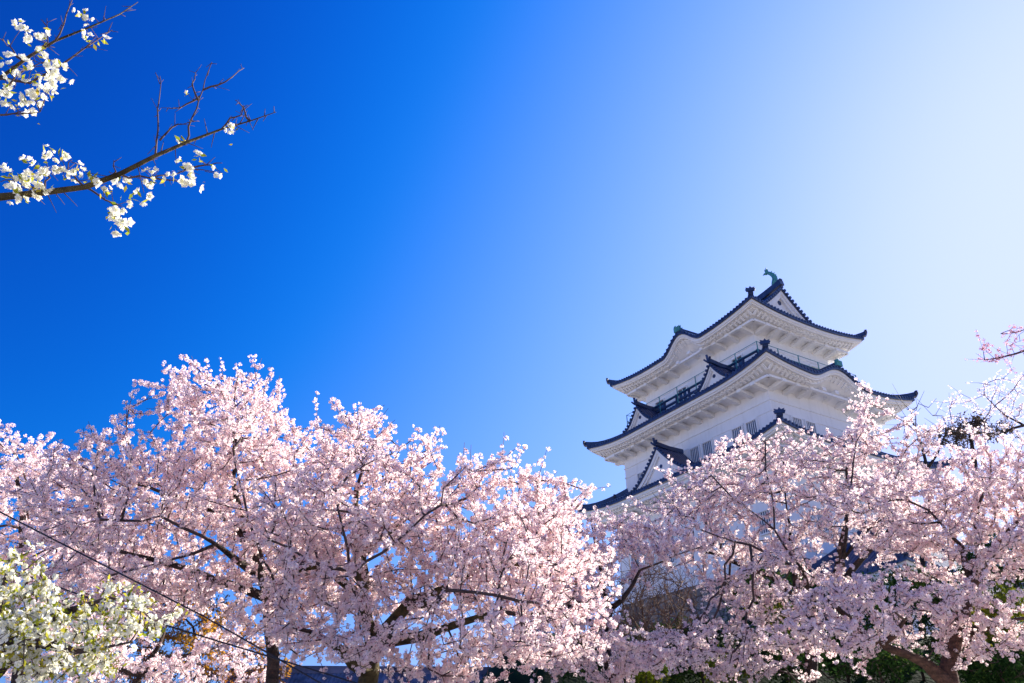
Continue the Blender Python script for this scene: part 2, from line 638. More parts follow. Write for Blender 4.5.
def dormer(roof, k, x0, of, za, zb, w, back, p=1.35, board=0.28):
    """triangular gable standing on the skirt: tiled slopes, white wall, bargeboards, ridge"""
    def zz(u):
        return zb + (za - zb) * (max(0, 1 - abs(u))) ** p
    t = MB()
    us = np.linspace(-1, 1, 33)
    nb = int((back + 0.3) / 0.075)
    for j in range(nb + 1):
        o = of + 0.30 - (back + 0.3) * j / nb
        rib = (0.0, 0.05, 0.075, 0.05)[j % 4]
        for u in us:
            t.v.append(side_pt(k, x0 + u * w, o, zz(u) + 0.1 + rib))
    for j in range(nb):
        for q in range(32):
            a = j * 33 + q
            t.f.append((a, a + 1, a + 34, a + 33))
    # thick verge
    for q in range(32):
        u0, u1 = us[q], us[q + 1]
        t.quad(side_pt(k, x0 + u0 * w, of + 0.30, zz(u0) + 0.1), side_pt(k, x0 + u1 * w, of + 0.30, zz(u1) + 0.1),
               side_pt(k, x0 + u1 * w, of + 0.30, zz(u1) - 0.06), side_pt(k, x0 + u0 * w, of + 0.30, zz(u0) - 0.06))
        t.quad(side_pt(k, x0 + u0 * w, of + 0.30, zz(u0) - 0.06), side_pt(k, x0 + u1 * w, of + 0.30, zz(u1) - 0.06),
               side_pt(k, x0 + u1 * w, of - 0.1, zz(u1) - 0.06), side_pt(k, x0 + u0 * w, of - 0.1, zz(u0) - 0.06))
    # round verge tiles
    acc = 0
    lastp = None
    for u in np.linspace(-1, 1, 400):
        pnt = (u * w, zz(u))
        if lastp is None or math.hypot(pnt[0] - lastp[0], pnt[1] - lastp[1]) > 0.30:
            lastp = pnt
            vs = []
            for o in (of + 0.37, of + 0.2):
                vs += [side_pt(k, x0 + pnt[0] + 0.10 * math.cos(a_), o, pnt[1] + 0.13 + 0.10 * math.sin(a_)) for a_ in np.arange(6) * math.pi / 3]
            t.add(vs, [(0, 1, 2, 3, 4, 5)] + [(q, q + 6, (q + 1) % 6 + 6, (q + 1) % 6) for q in range(6)])
    # ridge with upswept end
    t.bar(side_pt(k, x0, of + 0.35, za + 0.34), side_pt(k, x0, of - back * 0.4, za + 0.2), 0.26, 0.3)
    t.bar(side_pt(k, x0, of - back * 0.4, za + 0.2), side_pt(k, x0, of - back, za + 0.2), 0.26, 0.3)
    t.build('gable_roof', M['tile'], roof)
    orn = MB()
    for sgn in (-1, 0, 1):
        orn.bar(side_pt(k, x0 + sgn * 0.14, of + 0.36, za + 0.30), side_pt(k, x0 + sgn * 0.3, of + 0.42, za + (0.5 if sgn else 0.75)), 0.12, 0.12)
    orn.build('ridge_end_tile', M['tile'], roof)
    g = MB()
    # wall
    pts = [side_pt(k, x0 + u * w * 0.97, of - 0.05, zz(u) - 0.02) for u in us]
    base = [side_pt(k, x0 + u * w * 0.97, of - 0.05, zb - 0.6) for u in us]
    for q in range(32):
        g.quad(base[q], base[q + 1], pts[q + 1], pts[q])
    # bargeboards
    for lay, (oo, h) in enumerate(((of + 0.22, board), (of + 0.12, board * 1.6))):
        for q in range(32):
            u0, u1 = us[q], us[q + 1]
            A = side_pt(k, x0 + u0 * w, oo, zz(u0) - 0.055)
            B_ = side_pt(k, x0 + u1 * w, oo, zz(u1) - 0.055)
            A2 = side_pt(k, x0 + u0 * w, oo, zz(u0) - 0.055 - h)
            B2 = side_pt(k, x0 + u1 * w, oo, zz(u1) - 0.055 - h)
            g.quad(A, A2, B2, B_)
            A3 = side_pt(k, x0 + u0 * w, of - 0.06, zz(u0) - 0.055 - h)
            B3 = side_pt(k, x0 + u1 * w, of - 0.06, zz(u1) - 0.055 - h)
            g.quad(A2, A3, B3, B2)
    g.build('gable_wall', M['plaster'], roof)
    d = MB()
    zc = zb + (za - zb) * 0.50
    vs = []
    for o in (of - 0.01, of - 0.06):
        vs += [side_pt(k, x0 + 0.14 * math.cos(a_), o, zc + 0.14 * math.sin(a_)) for a_ in np.arange(8) * math.pi / 4]
    d.add(vs, [tuple(range(8))] + [(q, q + 8, (q + 1) % 8 + 8, (q + 1) % 8) for q in range(8)])
    d.build('gable_boss', M['tile'], roof)


Z1, Z2, Z3 = CZ, CZ - 5.396, CZ - 10.6
A1, B1 = 8.125, 5.875
A2, B2 = 9.795, 7.40
A3, B3 = 10.5, 8.1
roof1 = Roof(A1, B1, Z1, 0.55, A1 - 6.2, 0.316, 0.0636, 6.045, 3.87, Z1 - 1.40, [(0, 0.6, 2.2, 1.25)], gable_r=6.2)
r1 = roof1.build(castle)
roof2 = Roof(A2, B2, Z2, 0.62, 3.0, 0.40, 0.05, 7.675, 5.305, Z2 - 1.35, [(1, -0.4, 2.9, 1.05)])
r2 = roof2.build(castle)
roof3 = Roof(A3, B3, Z3, 0.6, 2.9, 0.42, 0.05, 8.3, 5.95, Z3 - 1.4, [])
r3 = roof3.build(castle)

# top gables at both ends of the main ridge
for sx in (1, -1):
    k = 1 if sx == 1 else 3
    wtop = 5.875 - 1.55

    def zg(y):
        i = B1 - abs(y)
        return roof1.zmid + roof1.c1 * i + roof1.c2 * i * i
    g = MB()
    ys = np.linspace(-4.6, 4.6, 41)
    zb0 = roof1.zmid + roof1.c1 * 1.6 + 0.1
    for q in range(40):
        y0, y1 = ys[q], ys[q + 1]
        g.quad((sx * 5.75, y0, zb0), (sx * 5.75, y1, zb0), (sx * 5.75, y1, zg(y1) - 0.05), (sx * 5.75, y0, zg(y0) - 0.05))
        for oo, h in ((6.12, 0.36), (5.98, 0.62)):
            g.quad((sx * oo, y0, zg(y0) - 0.06), (sx * oo, y1, zg(y1) - 0.06), (sx * oo, y1, zg(y1) - 0.06 - h), (sx * oo, y0, zg(y0) - 0.06 - h))
            g.quad((sx * oo, y0, zg(y0) - 0.06 - h), (sx * oo, y1, zg(y1) - 0.06 - h), (sx * 5.74, y1, zg(y1) - 0.06 - h), (sx * 5.74, y0, zg(y0) - 0.06 - h))
    g.build('gable_wall', M['plaster'], r1)
    t = MB()
    for q in range(40):
        y0, y1 = ys[q], ys[q + 1]
        t.quad((sx * 6.25, y0, zg(y0) + 0.1), (sx * 6.25, y1, zg(y1) + 0.1), (sx * 6.25, y1, zg(y1) - 0.07), (sx * 6.25, y0, zg(y0) - 0.07))
        t.quad((sx * 6.25, y0, zg(y0) - 0.07), (sx * 6.25, y1, zg(y1) - 0.07), (sx * 5.9, y1, zg(y1) - 0.07), (sx * 5.9, y0, zg(y0) - 0.07))
        t.quad((sx * 6.25, y0, zg(y0) + 0.1), (sx * 6.25, y1, zg(y1) + 0.1), (sx * 5.9, y1, zg(y1) + 0.1), (sx * 5.9, y0, zg(y0) + 0.1))
    lastp = None
    for y in np.linspace(-4.6, 4.6, 500):
        pnt = (y, zg(y))
        if lastp is None or math.hypot(pnt[0] - lastp[0], pnt[1] - lastp[1]) > 0.33:
            lastp = pnt
            vs = []
            for o in (6.34, 6.1):
                vs += [(sx * o, y + 0.12 * math.cos(a_), pnt[1] + 0.12 + 0.12 * math.sin(a_)) for a_ in np.arange(6) * math.pi / 3]
            t.add(vs, [(0, 1, 2, 3, 4, 5)] + [(q, q + 6, (q + 1) % 6 + 6, (q + 1) % 6) for q in range(6)])
    t.build('verge_tiles', M['tile'], r1)
    d = MB()
    zc = roof1.zmid + 3.0
    vs = []
    for o in (5.80, 5.74):
        vs += [(sx * o, 0.17 * math.cos(a_), zc + 0.2 * math.sin(a_)) for a_ in np.arange(8) * math.pi / 4]
    d.add(vs, [tuple(range(8))] + [(q, q + 8, (q + 1) % 8 + 8, (q + 1) % 8) for q in range(8)])
    d.build('gable_boss', M['tile'], r1)
# main ridge, gently upswept at both ends
ZR = roof1.zmid + roof1.c1 * B1 + roof1.c2 * B1 * B1
m = MB()
xs = np.linspace(-6.35, 6.35, 15)
for x0, x1 in zip(xs[:-1], xs[1:]):
    f0, f1 = 0.42 * (abs(x0) / 6.3) ** 3, 0.42 * (abs(x1) / 6.3) ** 3
    m.bar((x0, 0, ZR + 0.1 + f0), (x1, 0, ZR + 0.1 + f1), 0.42, 0.46)
    m.bar((x0, 0, ZR + 0.38 + f0), (x1, 0, ZR + 0.38 + f1), 0.26, 0.10)
m.build('main_ridge', M['tile'], r1)
for sx in (1, -1):
    g = MB()
    pp, rr = [], []
    for q in range(14):
        th = q / 13
        # head on the ridge facing inward, body rising and curling back in, tail fin up
        x = sx * (5.55 + 0.45 * math.sin(th * 2.3) - 0.75 * th * th)
        z = ZR + 0.62 + 1.50 * th ** 1.1
        pp.append((x, 0, z))
        rr.append(0.11 + 0.24 * math.sin(min(1, th * 2.2 + 0.25) * math.pi * 0.62) * (1 - th) ** 0.8)
    g.sweep(pp, rr, 8, 0.8)
    tip = np.array(pp[-1])
    for dx, dz in ((-0.40, -0.05), (0.05, 0.50), (0.16, 0.26), (-0.15, 0.38)):
        e_ = tip + np.array([sx * dx, 0, dz])
        g.sweep([tip + np.array([0, 0, -0.12]), (tip + e_) / 2, e_], [0.10, 0.09, 0.015], 5)
    for q in range(3, 12, 2):
        p0 = np.array(pp[q])
        g.sweep([p0, p0 + np.array([sx * 0.26, 0, 0.10])], [0.08, 0.015], 4)
    g.build('fish_ornament', M['copper'], r1)
# dormers
for xx in (4.2, -4.0):
    dormer(r2, 0, xx, 6.45, Z2 + 1.45, Z2 - 0.15, 1.7, 2.0, 1.6, 0.2)
dormer(r3, 0, -0.7, 7.75, Z3 + 1.85, Z3 - 0.75, 3.6, 2.2, 1.6, 0.3)


# walls
def storey(wa, wb, z0, z1, bands):
    m = MB()
    m.box(-wa, wa, -wb, wb, z0, z1)
    for (zb, h, pr) in bands:
        m.box(-wa - pr, wa + pr, -wb - pr, wb + pr, zb, zb + h)
    return m.build('storey_wall', M['plaster'], castle)


W1 = storey(6.045, 3.87, Z1 - 5.0, Z1 - 1.2, [(Z1 - 2.35, 0.10, 0.05)])
W2 = storey(7.675, 5.305, Z2 - 5.6, Z2 - 1.1, [(Z2 - 2.30, 0.10, 0.06), (Z2 - 3.05, 0.12, 0.04), (Z2 - 4.8, 0.14, 0.06)])
W3 = storey(8.3, 5.95, 6.3, Z3 - 1.15, [(Z3 - 2.4, 0.12, 0.05), (Z3 - 3.6, 0.1, 0.04), (6.8, 0.2, 0.06)])


def window(wall, k, x, wh, z0, w, h, bars=5):
    m = MB()
    fr = 0.09
    for (xa, xb, za, zb) in ((x - w / 2 - fr, x - w / 2, z0 - fr, z0 + h + fr), (x + w / 2, x + w / 2 + fr, z0 - fr, z0 + h + fr),
                             (x - w / 2, x + w / 2, z0 + h, z0 + h + fr), (x - w / 2, x + w / 2, z0 - fr, z0)):
        p = [np.array(side_pt(k, xx, oo, zz_)) for xx in (xa, xb) for oo in (wh - 0.1, wh + 0.15) for zz_ in (za, zb)]
        lo = np.min(p, 0)
        hi = np.max(p, 0)
        m.box(lo[0], hi[0], lo[1], hi[1], lo[2], hi[2])
    f = m.build('window', M['plaster'], wall)
    g = MB()
    p = [np.array(side_pt(k, xx, oo, zz_)) for xx in (x - w / 2, x + w / 2) for oo in (wh - 0.08, wh + 0.012) for zz_ in (z0, z0 + h)]
    lo = np.min(p, 0)
    hi = np.max(p, 0)
    g.box(lo[0], hi[0], lo[1], hi[1], lo[2], hi[2])
    return f, g


def win(k, x, wh, z0, w, h, bars, pane):
    f, g = window(castle, k, x, wh, z0, w, h)
    g.build('pane', pane, f)
    b = MB()
    for q in range(bars):
        xx = x - w / 2 + w * (q + 1) / (bars + 1)
        b.bar(side_pt(k, xx, wh + 0.09, z0), side_pt(k, xx, wh + 0.09, z0 + h), 0.045, 0.05, up=side_pt(k, 0, 1, 0))
    b.build('window_bars', M['plaster'], f)


for x in (-4.3, -1.6, 1.6, 4.3):
    win(0, x, 3.87, Z1 - 3.95, 0.95, 1.25, 1, M['glass'])
for x in (-2.1, 2.1):
    win(1, x, 6.045, Z1 - 3.95, 0.95, 1.25, 1, M['glass'])
for x in (-5.6, -4.3, 0.4, 1.7, 4.6, 5.9):
    win(0, x, 5.305, Z2 - 4.55, 0.85, 1.35, 4, M['glass'])
for x in (-3.2, -1.9, 1.9, 3.2):
    win(1, x, 7.675, Z2 - 4.55, 0.85, 1.35, 4, M['glass'])
for x in (-6.3, -2.6, 2.6, 6.3):
    win(0, x, 5.95, Z3 - 5.6, 0.9, 1.3, 4, M['glass'])
for x in (-3.4, 0, 3.4):
    win(1, x, 8.3, Z3 - 5.6, 0.9, 1.3, 4, M['glass'])

# balcony round the top storey
bz = Z1 - 4.55
ba, bb = 7.0, 4.85
m = MB()
m.box(-ba, ba, -bb, bb, bz - 0.25, bz)
bal = m.build('balcony', M['plaster'], castle)
m = MB()
for (p, q) in (((-ba, -bb), (ba, -bb)), ((ba, -bb), (ba, bb)), ((ba, bb), (-ba, bb)), ((-ba, bb), (-ba, -bb))):
    p = np.array(p)
    q = np.array(q)
    n_ = int(np.linalg.norm(q - p) / 1.3)
    for z, hh in ((bz + 0.12, 0.16), (bz + 0.50, 0.16), (bz + 0.95, 0.13)):
        m.bar((p[0], p[1], z), (q[0], q[1], z), 0.12, hh)
    for j in range(n_):
        c = p + (q - p) * j / n_
        m.box(c[0] - .07, c[0] + .07, c[1] - .07, c[1] + .07, bz, bz + 1.05)
m.build('railing', M['darkwood'], bal)
m = MB()
fa_, fb_ = ba + 0.22, bb + 0.22
for (p, q) in (((-fa_, -fb_), (fa_, -fb_)), ((fa_, -fb_), (fa_, fb_)), ((fa_, fb_), (-fa_, fb_)), ((-fa_, fb_), (-fa_, -fb_))):
    p = np.array(p)
    q = np.array(q)
    n_ = int(np.linalg.norm(q - p) / 2.0)
    for z in (bz + 0.9, bz + 1.5):
        m.bar((p[0], p[1], z), (q[0], q[1], z), 0.03, 0.03)
    for j in range(n_):
        c = p + (q - p) * j / n_
        m.bar((c[0], c[1], bz - 0.1), (c[0], c[1], bz + 1.52), 0.05, 0.05, up=(1, 0, 0))
m.build('safety_fence', M['copper'], bal)

# battered stone base
m = MB()
for q in range(6):
    t0, t1 = q / 6, (q + 1) / 6
    def off(t):
        return 8.35 + 3.2 * (1 - t) ** 1.6, 6.0 + 3.2 * (1 - t) ** 1.6
    (a0, b0), (a1_, b1_) = off(t0), off(t1)
    z0, z1 = -1.5 + 7.8 * t0, -1.5 + 7.8 * t1
    c0 = [(-a0, -b0, z0), (a0, -b0, z0), (a0, b0, z0), (-a0, b0, z0)]
    c1_ = [(-a1_, -b1_, z1), (a1_, -b1_, z1), (a1_, b1_, z1), (-a1_, b1_, z1)]
    for e in range(4):
        m.quad(c0[e], c0[(e + 1) % 4], c1_[(e + 1) % 4], c1_[e])
m.build('stone_base', M['stone'], castle)

# attached lower turret on the right-hand side of the tower
tur = empty('attached_turret', (21.6, 43.8, PLAT), AZ)
tag(tur, 'low white turret with blue tiled roof at the castle foot behind blossom', 'turret')
m = MB()
m.box(-3.1, 3.1, -4.9, 4.9, 0.9, 3.5)
m.build('turret_wall', M['plaster'], tur)
m = MB()
m.box(-3.4, 3.4, -5.2, 5.2, -1.5, 0.9)
m.build('stone_base', M['stone'], tur)
tr = Roof(4.5, 6.3, 4.3, 0.4, 4.4, 0.5, 0.06, 3.1, 4.9, 3.1, [])
tr.build(tur)


# ------------------------------------------------------------------ trees
def unit(v):
    return v / (np.linalg.norm(v, axis=-1, keepdims=True) + 1e-9)


def mesh_from_arrays(name, verts, nper, mat, parent, tint=None):
    """verts (F*nper,3): separate polygons of nper corners"""
    F = len(verts) // nper
    me = bpy.data.meshes.new(name)
    me.vertices.add(len(verts))
    me.vertices.foreach_set('co', np.ascontiguousarray(verts, np.float32).ravel())
    me.loops.add(len(verts))
    me.loops.foreach_set('vertex_index', np.arange(len(verts), dtype=np.int32))
    me.polygons.add(F)
    me.polygons.foreach_set('loop_start', np.arange(0, len(verts), nper, dtype=np.int32))
    if tint is not None:
        at = me.attributes.new('tint', 'FLOAT', 'FACE')
        at.data.foreach_set('value', np.ascontiguousarray(tint, np.float32))
    me.update(calc_edges=True)
    return link(name, me, mat, parent)


def grow(seeds, parents, A, D, dk, di, R, maxit=140, trop=(0, 0, 0.12)):
    P = [np.array(s) for s in seeds]
    par = list(parents)
    nodes = np.array(P)
    lastchild = {}
    d = np.linalg.norm(A[:, None] - nodes[None], axis=-1)
    near = d.argmin(1)
    dist = d.min(1)
    trop = np.array(trop)
    for it in range(maxit):
        act = dist < di
        if not act.any():
            di *= 1.3
            if di > 8:
                break
            continue
        idx = near[act]
        dirs = unit(A[act] - nodes[idx])
        acc = np.zeros_like(nodes)
        np.add.at(acc, idx, dirs)
        u = np.unique(idx)
        v = unit(unit(acc[u]) + trop + R.normal(0, 0.16, (len(u), 3)))
        newp = nodes[u] + v * D
        keep = []
        for j, n_ in enumerate(u):
            lc = lastchild.get(n_, [])
            if len(lc) >= 3 or any(np.linalg.norm(q - newp[j]) < 0.45 * D for q in lc):
                continue
            lastchild.setdefault(n_, []).append(newp[j])
            keep.append(j)
        if not keep:
            # drop the stuck attractors
            st = np.where(act)[0]
            A = np.delete(A, st, 0)
            near = np.delete(near, st)
            dist = np.delete(dist, st)
            if len(A) == 0:
                break
            continue
        keep = np.array(keep)
        base = len(nodes)
        nodes = np.vstack([nodes, newp[keep]])
        par += list(u[keep])
        nn = nodes[base:]
        dd = np.linalg.norm(A[:, None] - nn[None], axis=-1)
        mi = dd.argmin(1)
        md = dd[np.arange(len(A)), mi]
        b = md < dist
        near[b] = mi[b] + base
        dist[b] = md[b]
        alive = dist > dk
        A, near, dist = A[alive], near[alive], dist[alive]
        if len(A) == 0:
            break
    return nodes, np.array(par)


def lobe_points(lobes, n, R, pads=None):
    """attraction points; pads = (pads per lobe, spread, thickness) gathers them into flat flowering layers with gaps between"""
    vol = np.array([l[1][0] * l[1][1] * l[1][2] for l in lobes])
    cnt = (vol ** 0.75 / (vol ** 0.75).sum() * n).astype(int) + 1
    out = []
    for (c, r), k in zip(lobes, cnt):
        if pads:
            np_ = pads[0]
            pc = unit(R.normal(size=(np_, 3))) * R.uniform(0.25, 0.92, (np_, 1)) ** 0.6
            sz = R.uniform(0.6, 1.25, (np_, 1))
            w = sz[:, 0] ** 2
            which = R.choice(np_, size=k, p=w / w.sum())
            v = unit(R.normal(size=(k, 3))) * R.uniform(0.05, 1, (k, 1)) ** 0.45
            v = v * np.array([pads[1], pads[1], pads[2]]) * sz[which]
            # pads droop a little away from the crown's middle
            off = pc[which] + v
            off[:, 2] -= 0.25 * (off[:, 0] - pc[which][:, 0]) * np.sign(pc[which][:, 0])
            out.append(c + off * r)
        else:
            v = unit(R.normal(size=(k, 3))) * R.uniform(0.08, 1, (k, 1)) ** (1 / 2.6)
            out.append(c + v * r)
    return np.vstack(out)


def PL(px, py, D, rx, ry, dep):
    c = W(px, py, D)
    k = D / math.cos(math.atan2(c[2] - CAMZ, D)) / FPX * 1.02
    return (c, np.array([rx * k, dep, ry * k]))


def add_tubes(mb_thick, mb_thin, nodes, par, rad, thr):
    n = len(nodes)
    ch = [[] for _ in range(n)]
    for i in range(n):
        if par[i] >= 0:
            ch[par[i]].append(i)
    roots = [i for i in range(n) if par[i] < 0]
    stack = [(r, None) for r in roots]
    while stack:
        i, pre = stack.pop()
        chain = [] if pre is None else [pre]
        while True:
            chain.append(i)
            if not ch[i]:
                break
            c = sorted(ch[i], key=lambda q: -rad[q])
            for q in c[1:]:
                stack.append((q, i))
            i = c[0]
        if len(chain) < 2:
            continue
        rr = [rad[q] for q in chain]
        if pre is not None:
            rr[0] = min(rr[0], rr[1] * 1.15)
        # split chain by thickness
        cut = next((j for j, r_ in enumerate(rr) if r_ < thr), len(rr))
        if cut >= 2:
            mb_thick.sweep([nodes[q] for q in chain[:cut + 1]], rr[:cut + 1], 8 if rr[0] > .08 else 6)
        s0 = max(0, cut - 0) if cut >= 2 else 0
        if len(chain) - s0 >= 2:
            mb_thin.sweep([nodes[q] for q in chain[s0:]], rr[s0:], 4)


def twig_mesh(S, E_, r0, r1, name, mat, parent):
    """many three-sided tapered twigs, one mesh"""
    d = unit(E_ - S)
    a = unit(np.cross(d, np.array([0.3, 0.5, 0.81])))
    b = np.cross(d, a)
    quads = []
    for k in range(3):
        t0, t1 = 2 * math.pi * k / 3, 2 * math.pi * (k + 1) / 3
        o0 = math.cos(t0) * a + math.sin(t0) * b
        o1 = math.cos(t1) * a + math.sin(t1) * b
        quads.append(np.stack([S + o0 * r0[:, None], S + o1 * r0[:, None], E_ + o1 * r1[:, None], E_ + o0 * r1[:, None]], 1))
    return mesh_from_arrays(name, np.concatenate(quads, 0).reshape(-1, 3), 4, mat, parent)


def blossom(c, Rr, k, R, squash=0.95, petal=(0.29, 0.46)):
    """k cupped petals round every centre, making a pom-pom: (N*k,4,3) corners"""
    N = len(c)
    dirs = unit(R.normal(size=(N, k, 3)))
    rad = Rr[:, None, None] * R.uniform(0.62, 1.0, (N, k, 1))
    pos = c[:, None] + dirs * rad * np.array([1, 1, squash])
    nrm = unit(dirs + R.normal(0, 0.28, (N, k, 3)))
    ta = unit(np.cross(nrm, R.normal(size=(N, k, 3))))
    tb = np.cross(nrm, ta)
    s = Rr[:, None, None] * R.uniform(petal[0], petal[1], (N, k, 1))
    cup = nrm * s * 0.22
    q = np.stack([pos - ta * s - cup, pos - tb * s * 0.9, pos + ta * s - cup, pos + tb * s * 0.9], 2)
    return q.reshape(-1, 4, 3)


def rosettes(c, r, axis, R, layers=((5, 0.45, 0.62), (5, 0.75, 0.5), (4, 1.15, 0.36))):
    """double flowers: rings of petals opening round an axis; (petals, tilt, length) per ring"""
    N = len(c)
    ax = unit(axis)
    u = unit(np.cross(ax, R.normal(size=(N, 3))))
    v = np.cross(ax, u)
    out = []
    for n_, tilt, ln in layers:
        ph = R.uniform(0, 6.28, (N, 1))
        for q in range(n_):
            a = ph + 2 * math.pi * q / n_ + R.normal(0, .12, (N, 1))
            tl = tilt + R.normal(0, .16, (N, 1))
            d = np.cos(a) * u + np.sin(a) * v
            t = -np.sin(a) * u + np.cos(a) * v
            rad = d * np.cos(tl) + ax * np.sin(tl)
            L = r[:, None] * ln * R.uniform(.85, 1.15, (N, 1)) * 1.7
            w = L * 0.42
            b0 = c + rad * L * 0.05
            out.append(np.stack([b0, c + rad * L * .62 - t * w, c + rad * L + ax * L * .08, c + rad * L * .62 + t * w], 1))
    return np.concatenate(out, 0)


def leaves(c, size, R, elong=0.45):
    N = len(c)
    ta = unit(R.normal(size=(N, 3)))
    nrm = unit(np.cross(ta, R.normal(size=(N, 3))))
    tb = np.cross(nrm, ta)
    s = size * R.uniform(0.6, 1.2, (N, 1))
    return np.stack([c - ta * s, c - tb * s * elong + nrm * s * .12, c + ta * s, c + tb * s * elong + nrm * s * .12], 1)


def make_tree(name, label, cat, group, base, limbs, lobes, n_attr, seed, D=0.26, dk=0.30, di=1.6, tip_r=0.008,
              pipe=2.35, cl_r=0.035, cl_sp=0.038, k=19, blossom_rmax=0.017, twigs=2, twig_len=(0.15, 0.42), density=1.0,
              petal_mat='petal', bark='bark', leafy=None, foliage=None, trop=(0, 0, 0.10), up=0.5, twig_mat='twig', spray=None, pads=None):
    R = np.random.default_rng(seed)
    base = np.array(base, float)
    root = empty(name, tuple(base))
    tag(root, label, cat, group)
    seeds, par, rmin = [base], [-1], [limbs[0][0][1]]
    keyed = {}
    for li, limb in enumerate(limbs):
        # limb: list of (point, radius); the first limb starts at the base, others start at their first point's nearest node
        pts = [np.array(p[0], float) for p in limb]
        rs = [p[1] * (0.8 if li else 0.92) for p in limb]
        if li == 0:
            cur = 0
        else:
            dd = [np.linalg.norm(s_ - pts[0]) for s_ in seeds]
            cur = int(np.argmin(dd))
            pts, rs = pts[1:], rs[1:]
        for p, r_ in zip(pts, rs):
            p0 = seeds[cur]
            L = np.linalg.norm(p - p0)
            n_ = max(1, int(L / D))
            r0 = rmin[cur] if li == 0 or cur else r_
            perp = R.normal(0, 0.035, 3) * L
            for q in range(1, n_ + 1):
                t = q / n_
                seeds.append(p0 + (p - p0) * t + perp * math.sin(math.pi * t) + R.normal(0, 0.012, 3))
                par.append(cur)
                rmin.append(r0 + (r_ - r0) * t if r0 > r_ else r_)
                cur = len(seeds) - 1
    A = lobe_points(lobes, n_attr, R, pads)
    nodes, par = grow(seeds, par, A, D, dk, di, R, trop=trop)
    n = len(nodes)
    nodes[len(seeds):] += R.normal(0, 0.05 * D, (n - len(seeds), 3))
    kids = np.zeros(n, int)
    acc = np.zeros(n)
    rad = np.zeros(n)
    for i in range(n - 1, -1, -1):
        rad[i] = max(tip_r, acc[i] ** (1 / pipe)) if acc[i] > 0 else tip_r
        if i < len(rmin):
            rad[i] = max(rad[i], rmin[i])
        if par[i] >= 0:
            # seeds were appended after their parents, so parents come first
            acc[par[i]] += min(rad[i], 10) ** pipe if i >= len(rmin) else rad[i] ** pipe * 0.2
            kids[par[i]] += 1
    loc = nodes - base
    th, tn = MB(), MB()
    add_tubes(th, tn, loc, par, rad, 0.035)
    th.build('trunk', M[bark], root, True)
    # twigs
    thin = np.where((rad < blossom_rmax) & (par >= 0))[0]
    S, E_ = [], []
    for _ in range(twigs):
        sel = thin[R.random(len(thin)) < 0.9]
        d0 = unit(nodes[sel] - nodes[par[sel]])
        d = unit(d0 * 0.6 + R.normal(0, 0.6, (len(sel), 3)) + np.array([0, 0, up]) * R.uniform(0.2, 1, (len(sel), 1)))
        S.append(loc[sel])
        E_.append(loc[sel] + d * R.uniform(*twig_len, (len(sel), 1)))
    tips = np.where((kids == 0))[0]
    if spray:
        sel = tips[R.random(len(tips)) < spray[0]]
        d0 = unit(nodes[sel] - nodes[par[sel]])
        d = unit(d0 + R.normal(0, 0.3, (len(sel), 3)) + np.array([0, 0, 0.45]))
        S.append(loc[sel])
        E_.append(loc[sel] + d * R.uniform(spray[1], spray[2], (len(sel), 1)))
    if S:
        S = np.vstack(S)
        E_ = np.vstack(E_)
    bo = tn.build('branches', M[twig_mat], root, True)
    if len(S):
        twig_mesh(S, E_, np.full(len(S), tip_r * 0.8), np.full(len(S), tip_r * 0.4), 'twigs', M[twig_mat], root)
    # flower clusters along the thin nodes and the twigs
    segS = np.vstack([loc[par[thin]], S]) if len(S) else loc[par[thin]]
    segE = np.vstack([loc[thin], E_]) if len(S) else loc[thin]
    L = np.linalg.norm(segE - segS, axis=1)
    cnt = R.poisson(L / cl_sp * density)
    idx = np.repeat(np.arange(len(L)), cnt)
    t = R.random(len(idx))
    c = segS[idx] + (segE[idx] - segS[idx]) * t[:, None] + R.normal(0, cl_r * 0.75, (len(idx), 3))
    if foliage:
        fm, fs, fk = foliage
        cc = np.repeat(c, fk, 0) + R.normal(0, fs * 1.3, (len(c) * fk, 3))
        q = leaves(cc, fs, R)
        patch = 0.5 + 0.28 * np.sin(cc[:, 0] * 2.1 + seed) * np.sin(cc[:, 1] * 1.7) + 0.2 * np.sin(cc[:, 2] * 2.6 + 1)
        tint = np.clip(patch + R.normal(0, 0.18, len(cc)), 0, 1)
        mesh_from_arrays('crown', q.reshape(-1, 3), 4, M[fm], root, tint)
        print(name, n, 'leaves', len(cc))
        return root
    if len(c):
        Rr = cl_r * R.uniform(0.7, 1.25, len(c))
        if petal_mat == 'white_petal':
            q = rosettes(c, Rr * 1.15, R.normal(size=(len(c), 3)) + np.array([.2, -.5, 0]), R, ((5, .35, .62), (4, .9, .45)))
            k = 9
        else:
            q = blossom(c, Rr, k, R)
        tint = np.clip(R.normal(0.62, 0.22, len(q)) + (np.tile if petal_mat == 'white_petal' else np.repeat)(R.normal(0, 0.10, len(c)), k), 0.11, 1)
        tint[R.random(len(q)) < 0.03] = 0.03
        mesh_from_arrays('crown', q.reshape(-1, 3), 4, M[petal_mat], root, tint)
        if leafy:
            sel = R.random(len(c)) < leafy[0]
            cc = np.repeat(c[sel], 3, 0) + R.normal(0, cl_r * 1.1, (sel.sum() * 3, 3))
            q = leaves(cc, leafy[1], R)
            mesh_from_arrays('leaves', q.reshape(-1, 3), 4, M['young_leaf'], root, R.random(len(cc)))
    print(name, n, 'clusters', len(c))
    return root


def gz(p):
    return float(ground_z(p[0], p[1]))


def foot(px, D, py=690):
    p = W(px, py, D)
    return np.array([p[0], D, gz((p[0], D)) - 0.05])


def LM(*pts):
    return [(W(a, b, d), r) for (a, b, d, r) in pts]


